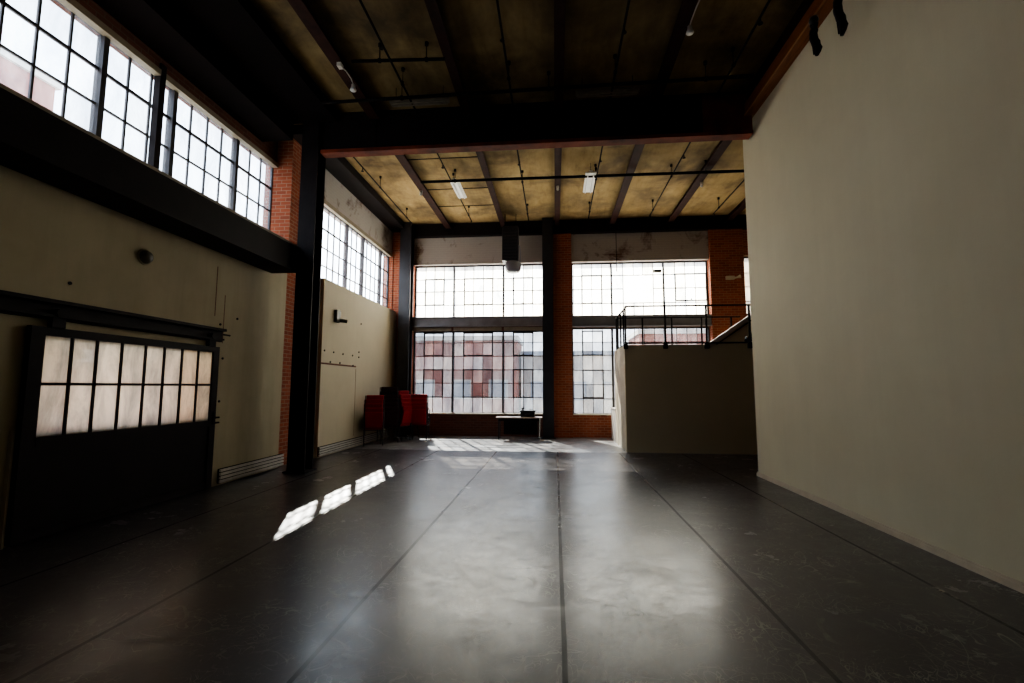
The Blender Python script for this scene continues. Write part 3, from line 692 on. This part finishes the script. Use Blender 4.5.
# emergency lamp on the right brick pier
t = thing('wall_lamp', (5.56, 14.98, 4.95), 'cream wall lamp on the brick pier above the loft stair', 'light fixture')
m_ = MB(); m_.box(5.36, 5.62, 14.90, 15.0, 4.95, 5.07); m_.build('housing', M['cream'], t, bevel=0.015)
m_ = MB(); m_.cyl((5.62, 14.93, 5.0), (5.70, 14.90, 5.02), 0.03, 12); m_.cyl((5.70, 14.90, 5.02), (5.78, 14.86, 5.04), 0.035, 12, 0.06); m_.build('lamp_head', M['cream'], t)
# sconce on the far left plaster
t = thing('wall_sconce', (-5.24, 10.8, 3.13), 'olive wall sconce with a lower arm on the far left plaster', 'light fixture')
m_ = MB(); m_.box(-5.3, -5.22, 10.70, 10.90, 3.14, 3.44); m_.build('back_box', M['olive'], t, bevel=0.01)
m_ = MB(); m_.cyl((-5.22, 10.86, 3.2), (-5.08, 10.95, 3.18), 0.045, 12); m_.build('arm', M['olive'], t)
# round knob on the near plaster
t = thing('wall_vent_cap', (-5.43, 5.7, 3.24), 'round dark cap on the near left plaster above the sliding door', 'vent')
m_ = MB(); m_.lathe((-5.45, 5.62, 3.31), [(0.09, 0.0), (0.09, 0.03), (0.07, 0.07), (0.035, 0.09), (0.0, 0.09)], 20, 'x'); m_.build('cap', M['olive'], t)
m_ = MB(); m_.lathe((-5.45, 5.62, 3.31), [(0.11, 0.0), (0.11, 0.012), (0.085, 0.014)], 20, 'x'); m_.build('collar', M['plaster'], t)

# ------------------------------------------------------------------ sliding door on the left wall
dx = -5.40
t = thing('door_1', (dx, 5.72, 0.0), 'dark sliding door with two rows of frosted panes on the near left wall', 'door', kind='structure')
Y0, Y1, ZT = 4.30, 7.02, 2.22
m_ = MB(); m_.box(dx-0.025, dx+0.035, Y0, 4.44, 0.02, ZT); m_.box(dx-0.025, dx+0.035, 6.90, Y1, 0.02, ZT); m_.box(dx-0.025, dx+0.035, 4.44, 6.90, 2.13, ZT); m_.box(dx-0.025, dx+0.04, 4.44, 6.90, 0.97, 1.06)
m_.build('door_frame', M['door_dark'], t)
m_ = MB(); m_.box(dx-0.02, dx+0.015, 4.44, 6.90, 0.02, 0.97); m_.box(dx+0.015, dx+0.03, 4.44, 6.90, 0.02, 0.12)
m_.build('lower_panel', M['door_dark'], t)
dc = [4.44, 4.74, 5.03, 5.35, 5.69, 5.99, 6.30, 6.61, 6.90]
m_ = MB()
for y in dc[1:-1]: m_.box(dx-0.012, dx+0.018, y-0.015, y+0.015, 1.06, 2.13)
m_.box(dx-0.012, dx+0.018, 4.44, 6.90, 1.60, 1.63); m_.build('glazing_bars', M['door_dark'], t)
p = MB(); cd = []
for k in range(8):
    for a, b in ((1.06, 1.615), (1.615, 2.13)):
        p.quad((dx, dc[k], a), (dx, dc[k+1], a), (dx, dc[k+1], b), (dx, dc[k], b))
        cd.append((1.0, 0.60 + random.uniform(-0.03, 0.03), 0.75 if k < 6 else 1.0, 1))
o = p.build('panes', M['pane'], t)
ca = o.data.color_attributes.new('pane', 'FLOAT_COLOR', 'CORNER')
for poly in o.data.polygons:
    for li in poly.loop_indices: ca.data[li].color = cd[poly.index]
for z in (1.02, 1.10):
    m_ = MB(); m_.cyl((dx+0.03, 6.98, z), (dx+0.06, 6.98, z), 0.022, 8); m_.cyl((dx+0.05, 6.98, z), (dx+0.055, 7.07, z), 0.015, 8); m_.build('bolt', M['steel'], t)
m_ = MB(); m_.box(dx+0.03, dx+0.05, 6.96, 6.99, 1.0, 1.2); m_.build('edge_strap', M['steel'], t)
mb = MB(); mb.box(-5.45, -5.41, 4.262, 4.28, 0.0, 1.15)  # cream strip paints in the lit jamb edge
tag(mb.build('trim_1', M['cream']), 'pale strip standing for the lit plaster edge beside the sliding door', 'trim', kind='structure')
t = thing('door_track', (-5.38, 4.0, 2.31), 'black overhead track carrying the sliding door', 'track')
m_ = MB(); m_.box(-5.45, -5.40, -1.5, 7.11, 2.31, 2.52); m_.box(-5.45, -5.33, -1.5, 7.11, 2.48, 2.52); m_.box(-5.40, -5.34, -1.5, 7.08, 2.33, 2.36); m_.cyl((-5.37, 7.1, 2.43), (-5.37, 7.24, 2.43), 0.014, 8); m_.build('rail', M['steel'], t)
for y in (4.55, 6.84):
    m_ = MB(); m_.box(-5.41, -5.35, y-0.07, y+0.07, 2.22, 2.40); m_.cyl((-5.42, y, 2.38), (-5.33, y, 2.38), 0.05, 14); m_.build('hanger_roller', M['steel'], t)

# ------------------------------------------------------------------ loft on the right
t = thing('loft', (5.5, 12.9, 0.0), 'cream-walled loft platform at the back right, below the black railing', 'platform')
LX, LY0, LY1, LZ = 1.74, 11.85, 13.9, 2.64
m_ = MB(); m_.box(LX, 9.35, LY0, LY0+0.12, 0, LZ); m_.build('front_wall', M['loft'], t)
m_ = MB(); m_.box(LX, LX+0.12, LY0+0.12, LY1, 0, LZ); m_.build('side_wall', M['cream'], t)
m_ = MB(); m_.box(LX+0.12, 9.35, LY0+0.12, LY1, LZ-0.2, LZ); m_.build('deck', M['joist'], t)
m_ = MB(); m_.box(LX+0.12, 9.35, LY1-0.1, LY1, 0, LZ-0.2); m_.build('back_wall', M['loft'], t)
m_ = MB(); m_.box(LX, LX+0.14, LY1, 14.95, 0, 0.93); m_.box(LX-0.02, LX+0.16, LY1, 14.95, 0.93, 0.96); m_.build('low_side_wall', M['white_trim'], t)

def rail_run(root, pts_top, z0, ztop, posts, r=0.022, low=True):
    m_ = MB(); m_.tube([(x, y, ztop) for x, y in pts_top], r, 8); m_.build('top_rail', M['pipe'], root)
    if low:
        m_ = MB(); m_.tube([(x, y, z0+0.04) for x, y in pts_top], r*0.9, 8); m_.build('bottom_rail', M['pipe'], root)
    for x, y in posts:
        m_ = MB(); m_.box(x-0.02, x+0.02, y-0.02, y+0.02, z0-0.02, ztop); m_.build('post', M['pipe'], root)
t = thing('guard_rail', (5.0, 11.82, 2.5), 'black steel guard rail along the front of the loft', 'railing')
rail_run(t, [(1.76, 11.8), (9.3, 11.8)], LZ, 3.61, [(1.76, 11.8), (2.73, 11.8), (3.72, 11.8), (4.74, 11.8), (5.74, 11.8)])
for x in (1.76, 2.73, 3.72, 4.74, 5.74):
    m_ = MB(); m_.box(x-0.05, x+0.05, 11.77, 11.85, LZ-0.10, LZ+0.02); m_.cyl((x, 11.755, LZ-0.05), (x, 11.77, LZ-0.05), 0.025, 8); m_.build('foot_bracket', M['pipe'], t)
t = thing('guard_rail', (1.78, 12.8, 2.5), 'short black guard rail along the left end of the loft', 'railing')
rail_run(t, [(1.80, 11.86), (1.80, 13.86)], LZ, 3.61, [(1.80, 12.4), (1.80, 12.95), (1.80, 13.5), (1.80, 13.84)])
t = thing('guard_rail', (4.0, 13.85, 2.5), 'black guard rail along the rear of the loft before the window', 'railing')
rail_run(t, [(1.86, 13.82), (5.3, 13.82)], LZ, 3.61, [(2.55, 13.82), (3.38, 13.82), (4.22, 13.82), (5.05, 13.82)], 0.018)
t = thing('clamp_light', (4.72, 11.75, 2.66), 'small black clamp light at the right end post of the loft railing', 'light fixture')
m_ = MB(); m_.box(4.60, 4.86, 11.64, 11.76, 2.70, 2.82); m_.build('body', M['black_plastic'], t, bevel=0.02)
m_ = MB(); m_.cyl((4.66, 11.66, 2.76), (4.58, 11.58, 2.70), 0.05, 12, 0.065); m_.build('lamp_head', M['black_plastic'], t)
m_ = MB(); m_.cyl((4.74, 11.7, 2.80), (4.74, 11.76, 2.95), 0.015, 8); m_.build('clamp', M['black_plastic'], t)
# stair on the loft rising to the right
t = thing('loft_stair', (6.0, 13.2, LZ), 'cream stair flank with a white sloping stringer rising right on the loft', 'stair')
m_ = MB(); m_.prism([(4.15, LZ), (9.2, LZ), (9.2, 6.2), (4.36, 2.80)], 'y', 13.25, 13.33); m_.build('flank_panel', M['loft'], t)
sl = (3.42-2.84)/(5.20-4.36)
def sz(x): return 2.84 + (x-4.36)*sl
m_ = MB(); m_.prism([(4.10, sz(4.10)-0.05), (9.2, sz(9.2)-0.05), (9.2, sz(9.2)+0.06), (4.10, sz(4.10)+0.06)], 'y', 13.18, 13.36); m_.build('stringer_cap', M['white_trim'], t)
m_ = MB(); m_.prism([(4.16, sz(4.16)-0.13), (9.2, sz(9.2)-0.13), (9.2, sz(9.2)-0.10), (4.16, sz(4.16)-0.10)], 'y', 13.20, 13.25); m_.build('groove_strip', M['pipe'], t)

# ------------------------------------------------------------------ table with a dark box at the window
t = thing('side_table', (-1.08, 14.45, 0.0), 'low pale-topped table below the back window beside the central column', 'table')
m_ = MB(); m_.box(-1.80, -0.40, 14.22, 14.70, 0.645, 0.675); m_.build('tabletop', M['table_top'], t, bevel=0.006)
m_ = MB(); m_.box(-1.72, -0.48, 14.26, 14.29, 0.56, 0.645); m_.box(-1.72, -0.48, 14.63, 14.66, 0.56, 0.645); m_.build('apron', M['steel'], t)
for x in (-1.72, -0.48):
    for y in (14.28, 14.64):
        m_ = MB(); m_.cyl((x, y, 0.0), (x, y, 0.645), 0.016, 8); m_.build('leg', M['chrome'] if x > -1 else M['chair_frame'], t)
m_ = MB(); m_.box(-1.60, -0.55, 14.62, 14.64, 0.12, 0.56); m_.build('back_panel', M['door_dark'], t)
t = thing('black_equipment_case', (-0.84, 14.46, 0.675), 'low black case with a small knob on the table below the window', 'case')
m_ = MB(); m_.box(-1.06, -0.62, 14.34, 14.58, 0.675, 0.83); m_.build('body', M['black_plastic'], t, bevel=0.02)
m_ = MB(); m_.box(-1.08, -0.60, 14.33, 14.59, 0.83, 0.875); m_.build('lid', M['black_plastic'], t, bevel=0.012)
m_ = MB(); m_.lathe((-0.99, 14.44, 0.875), [(0.03, 0.0), (0.03, 0.03), (0.045, 0.05), (0.04, 0.08), (0.0, 0.085)], 14); m_.build('knob', M['black_plastic'], t)
m_ = MB(); m_.box(-0.90, -0.76, 14.325, 14.335, 0.74, 0.80); m_.build('latch', M['chrome'], t)
m_ = MB(); m_.tube([(-0.78, 14.46, 0.87), (-0.78, 14.46, 0.905), (-0.68, 14.46, 0.905), (-0.68, 14.46, 0.87)], 0.01, 6); m_.build('handle', M['black_plastic'], t)

# ------------------------------------------------------------------ stacking chairs
def rounded_pad(w, d, h, r=0.03):
    """soft cushion centred on x,y with base z=0"""
    bm = bmesh.new(); bmesh.ops.create_cube(bm, size=1)
    for v in bm.verts: v.co = Vector((v.co.x*w, v.co.y*d, v.co.z*h + h/2))
    bmesh.ops.bevel(bm, geom=list(bm.edges), offset=min(r, h*0.45), segments=3, affect='EDGES', profile=0.6)
    vs = [v.co.copy() for v in bm.verts]; bm.verts.index_update()
    fs = [tuple(v.index for v in f.verts) for f in bm.faces]; bm.free(); return vs, fs
def make_chair(fabric):
    t = thing('stacking_chair', (0, 0, 0), 'chair', 'chair')     # faces +y, back at -y
    m_ = MB(); vs, fs = rounded_pad(0.45, 0.43, 0.065); m_._add([(v.x, v.y+0.02, v.z+0.43) for v in vs], fs, 0, True); m_.build('seat', fabric, t)
    m_ = MB(); vs, fs = rounded_pad(0.45, 0.42, 0.055)
    a = math.radians(102)
    R = Matrix.Rotation(a, 3, 'X'); m_._add([tuple(R @ Vector((v.x, v.y, v.z)) + Vector((0, -0.235, 0.71))) for v in vs], fs, 0, True)
    m_.build('backrest', fabric, t)
    for s in (-1, 1):
        x = s*0.245
        m_ = MB(); m_.tube([(x, 0.25, 0.0), (x, 0.22, 0.42), (x, 0.19, 0.43)], 0.0125, 8); m_.build('leg', M['chair_frame'], t)
        m_ = MB(); m_.tube([(x, -0.27, 0.0), (x, -0.20, 0.42)], 0.0125, 8); m_.build('leg', M['chair_frame'], t)
        m_ = MB(); m_.tube([(x, -0.20, 0.42), (x, -0.225, 0.55), (x, -0.29, 0.90)], 0.0125, 8); m_.build('back_post', M['chair_frame'], t)
        for yy in (0.25, -0.27):
            m_ = MB(); m_.cyl((x, yy, 0.0), (x, yy, 0.03), 0.017, 8); m_.build('foot_cap', M['chrome'], t)
    m_ = MB(); m_.tube([(-0.245, 0.21, 0.415), (0.245, 0.21, 0.415)], 0.011, 8); m_.tube([(-0.245, -0.19, 0.415), (0.245, -0.19, 0.415)], 0.011, 8)
    m_.tube([(-0.245, -0.19, 0.42), (-0.245, 0.21, 0.42)], 0.011, 8); m_.tube([(0.245, -0.19, 0.42), (0.245, 0.21, 0.42)], 0.011, 8); m_.build('seat_frame', M['chair_frame'], t)
    return t
red = make_chair(M['red_fabric']); dark = make_chair(M['dark_fabric'])
used = {'r': False, 'd': False}
ordl = ['lowest', 'second from the floor', 'third from the floor', 'fourth from the floor', 'fifth from the floor', 'sixth from the floor', 'seventh from the floor']
#          x      y      facing deg  n  kind  name
STACKS = [(-4.95, 12.56,   20, 5, 'r', 'red stacking chair in the stack nearest the viewer'),
          (-4.80, 13.22,   30, 7, 'd', 'dark maroon stacking chair in the tallest stack'),
          (-4.62, 13.80,   66, 6, 'r', 'red stacking chair in the stack just behind the tallest one'),
          (-4.60, 14.42,   55, 5, 'r', 'red stacking chair in the stack by the corner column'),
          (-4.14, 14.15,    8, 5, 'r', 'red stacking chair in the rightmost stack')]
for (x, y, deg, n, k, lab) in STACKS:
    a = math.radians(deg); fx, fy = -math.sin(a), math.cos(a)
    for i in range(n):
        src = red if k == 'r' else dark
        if not used[k]: o = src; used[k] = True
        else: o = copy_tree(src)
        jig = random.uniform(-0.012, 0.012)
        o.location = (x + fx*0.04*i + jig, y + fy*0.04*i, 0.112*i)
        o.rotation_euler = (0, 0, a + random.uniform(-0.03, 0.03))
        o['label'] = lab + (', on top' if i == n-1 else ', ' + ordl[i])
        o['group'] = 'stacked chairs in the far left corner'

# ------------------------------------------------------------------ outside
mb = MB(); mb.box(-60, 60, -40, 80, -0.6, -0.35)
tag(mb.build('ground', M['pavement']), 'pale pavement outside the windows', 'ground', kind='structure')
def building(x0, x1, y, z1, wall, label, n, rows, trim):
    t = thing('building', ((x0+x1)/2, y+2, -0.35), label, 'building')
    m_ = MB(); m_.box(x0, x1, y, y+4, -0.35, z1); m_.build('facade', wall, t)
    m_ = MB(); m_.box(x0-0.1, x1+0.1, y-0.15, y+4.1, z1, z1+0.25); m_.build('cornice', trim, t)
    s = (x1-x0)/n
    for k in range(n):
        for z in rows:
            m_ = MB(); c = x0 + s*(k+0.5)
            m_.box(c-s*0.26, c+s*0.26, y-0.06, y, z, z+1.1); f = m_.build('window', trim, t)
            m_ = MB(); m_.box(c-s*0.22, c+s*0.22, y-0.08, y-0.05, z+0.08, z+1.02); m_.build('pane', M['out_glass'], f)
    return t
building(-13.0, -2.2, 27.0, 4.3, M['brick_out'], 'low red brick building across the street seen through the lower left window', 5, (0.9,), M['pale_render'])
building(-2.0, 4.6, 28.5, 3.5, M['pale_render'], 'pale low building across the street right of the brick one', 3, (0.8,), M['blue_band'])
building(4.8, 16.0, 27.0, 4.6, M['brick_out'], 'red brick building across the street seen above the loft', 7, (2.6, 0.5), M['pale_render'])

building(-44.0, -26.0, 30.0, 3.0, M['pale_render'], 'low pale building far to the left outside', 4, (0.8,), M['blue_band'])
t = thing('building', (-32, 4, -0.35), 'tall pale brick building outside the near left clerestory window', 'building')
m_ = MB(); m_.box(-34, -30, -16, 24, -0.35, 19.5); m_.build('facade', M['brick_out'], t)
m_ = MB(); m_.box(-34.2, -29.8, -16.2, 24.2, 19.5, 20.0); m_.build('cornice', M['pale_render'], t)

# ------------------------------------------------------------------ light
w = bpy.data.worlds.new('overcast_sky'); scene.world = w; w.use_nodes = True
nt = w.node_tree; bg = nt.nodes['Background']
tc = nt.nodes.new('ShaderNodeTexCoord'); sp = nt.nodes.new('ShaderNodeSeparateXYZ'); nt.links.new(tc.outputs['Generated'], sp.inputs[0])
rp = nt.nodes.new('ShaderNodeValToRGB'); nt.links.new(sp.outputs[2], rp.inputs[0])
rp.color_ramp.elements[0].position = 0.0; rp.color_ramp.elements[0].color = (0.93, 0.95, 1.0, 1)
rp.color_ramp.elements[1].position = 0.9; rp.color_ramp.elements[1].color = (0.70, 0.82, 1.0, 1)
nt.links.new(rp.outputs[0], bg.inputs['Color']); bg.inputs['Strength'].default_value = 6.0
sd = bpy.data.lights.new('sun', 'SUN'); sd.energy = 36.0; sd.angle = math.radians(0.6); sd.color = (1.0, 0.93, 0.82)
so = bpy.data.objects.new('sun', sd); C.objects.link(so); so.location = (-10, 30, 25)
so.rotation_euler = Vector((1.0, -2.32, -2.1)).to_track_quat('-Z', 'Y').to_euler()
# portals: sampling guides at the window openings
def portal(loc, rot, sx_, sy_):
    ld = bpy.data.lights.new('window_portal', 'AREA'); ld.shape = 'RECTANGLE'; ld.size = sx_; ld.size_y = sy_
    ld.cycles.is_portal = True
    o = bpy.data.objects.new('window_portal', ld); C.objects.link(o); o.location = loc; o.rotation_euler = rot
H = math.pi/2
portal((-6.05, 5.68, 5.3), (0, -H, 0), 1.95, 6.6)
portal((-5.75, 12.6, 5.05), (0, -H, 0), 1.9, 4.9)
portal((-2.53, 15.42, 4.78), (-H, 0, 0), 4.3, 1.75)
portal((-2.53, 15.42, 2.1), (-H, 0, 0), 4.3, 2.7)
portal((2.73, 15.42, 4.77), (-H, 0, 0), 4.3, 1.75)
portal((2.73, 15.42, 2.1), (-H, 0, 0), 4.3, 2.75)
portal((7.1, 15.42, 4.82), (-H, 0, 0), 2.3, 1.85)
portal((-5.71, 5.68, 1.6), (0, -H, 0), 0.97, 2.42)

# ------------------------------------------------------------------ camera
f, yaw, pitch, roll = 466.745, 9.1956e-2, 9.6214e-2, 2.228e-3
cy, sy, cp, sp_ = math.cos(yaw), math.sin(yaw), math.cos(pitch), math.sin(pitch)
fw = Vector((-sy*cp, cy*cp, sp_)); rt = Vector((cy, sy, 0)); up = rt.cross(fw)
r2_ = rt*math.cos(roll) + up*math.sin(roll); u2_ = r2_.cross(fw)
cam = bpy.data.cameras.new('camera'); co = bpy.data.objects.new('camera', cam); C.objects.link(co)
cam.sensor_width = 36.0; cam.lens = f/1024*36.0; cam.clip_start = 0.05; cam.clip_end = 300
mw = Matrix((r2_, u2_, -fw)).transposed().to_4x4(); mw.translation = Vector((0, 0, 1.6)); co.matrix_world = mw
scene.camera = co

# drop the helper property used while building
for o in bpy.data.objects:
    if '_w' in o: del o['_w']

cy_ = scene.cycles
cy_.use_denoising = True
try: cy_.denoiser = 'OPENIMAGEDENOISE'
except Exception: pass
cy_.max_bounces = 12; cy_.diffuse_bounces = 6; cy_.transparent_max_bounces = 16; cy_.sample_clamp_indirect = 8.0
scene.view_settings.view_transform = 'AgX'
try: scene.view_settings.look = 'AgX - Medium High Contrast'
except Exception: pass
scene.view_settings.exposure = 1.1
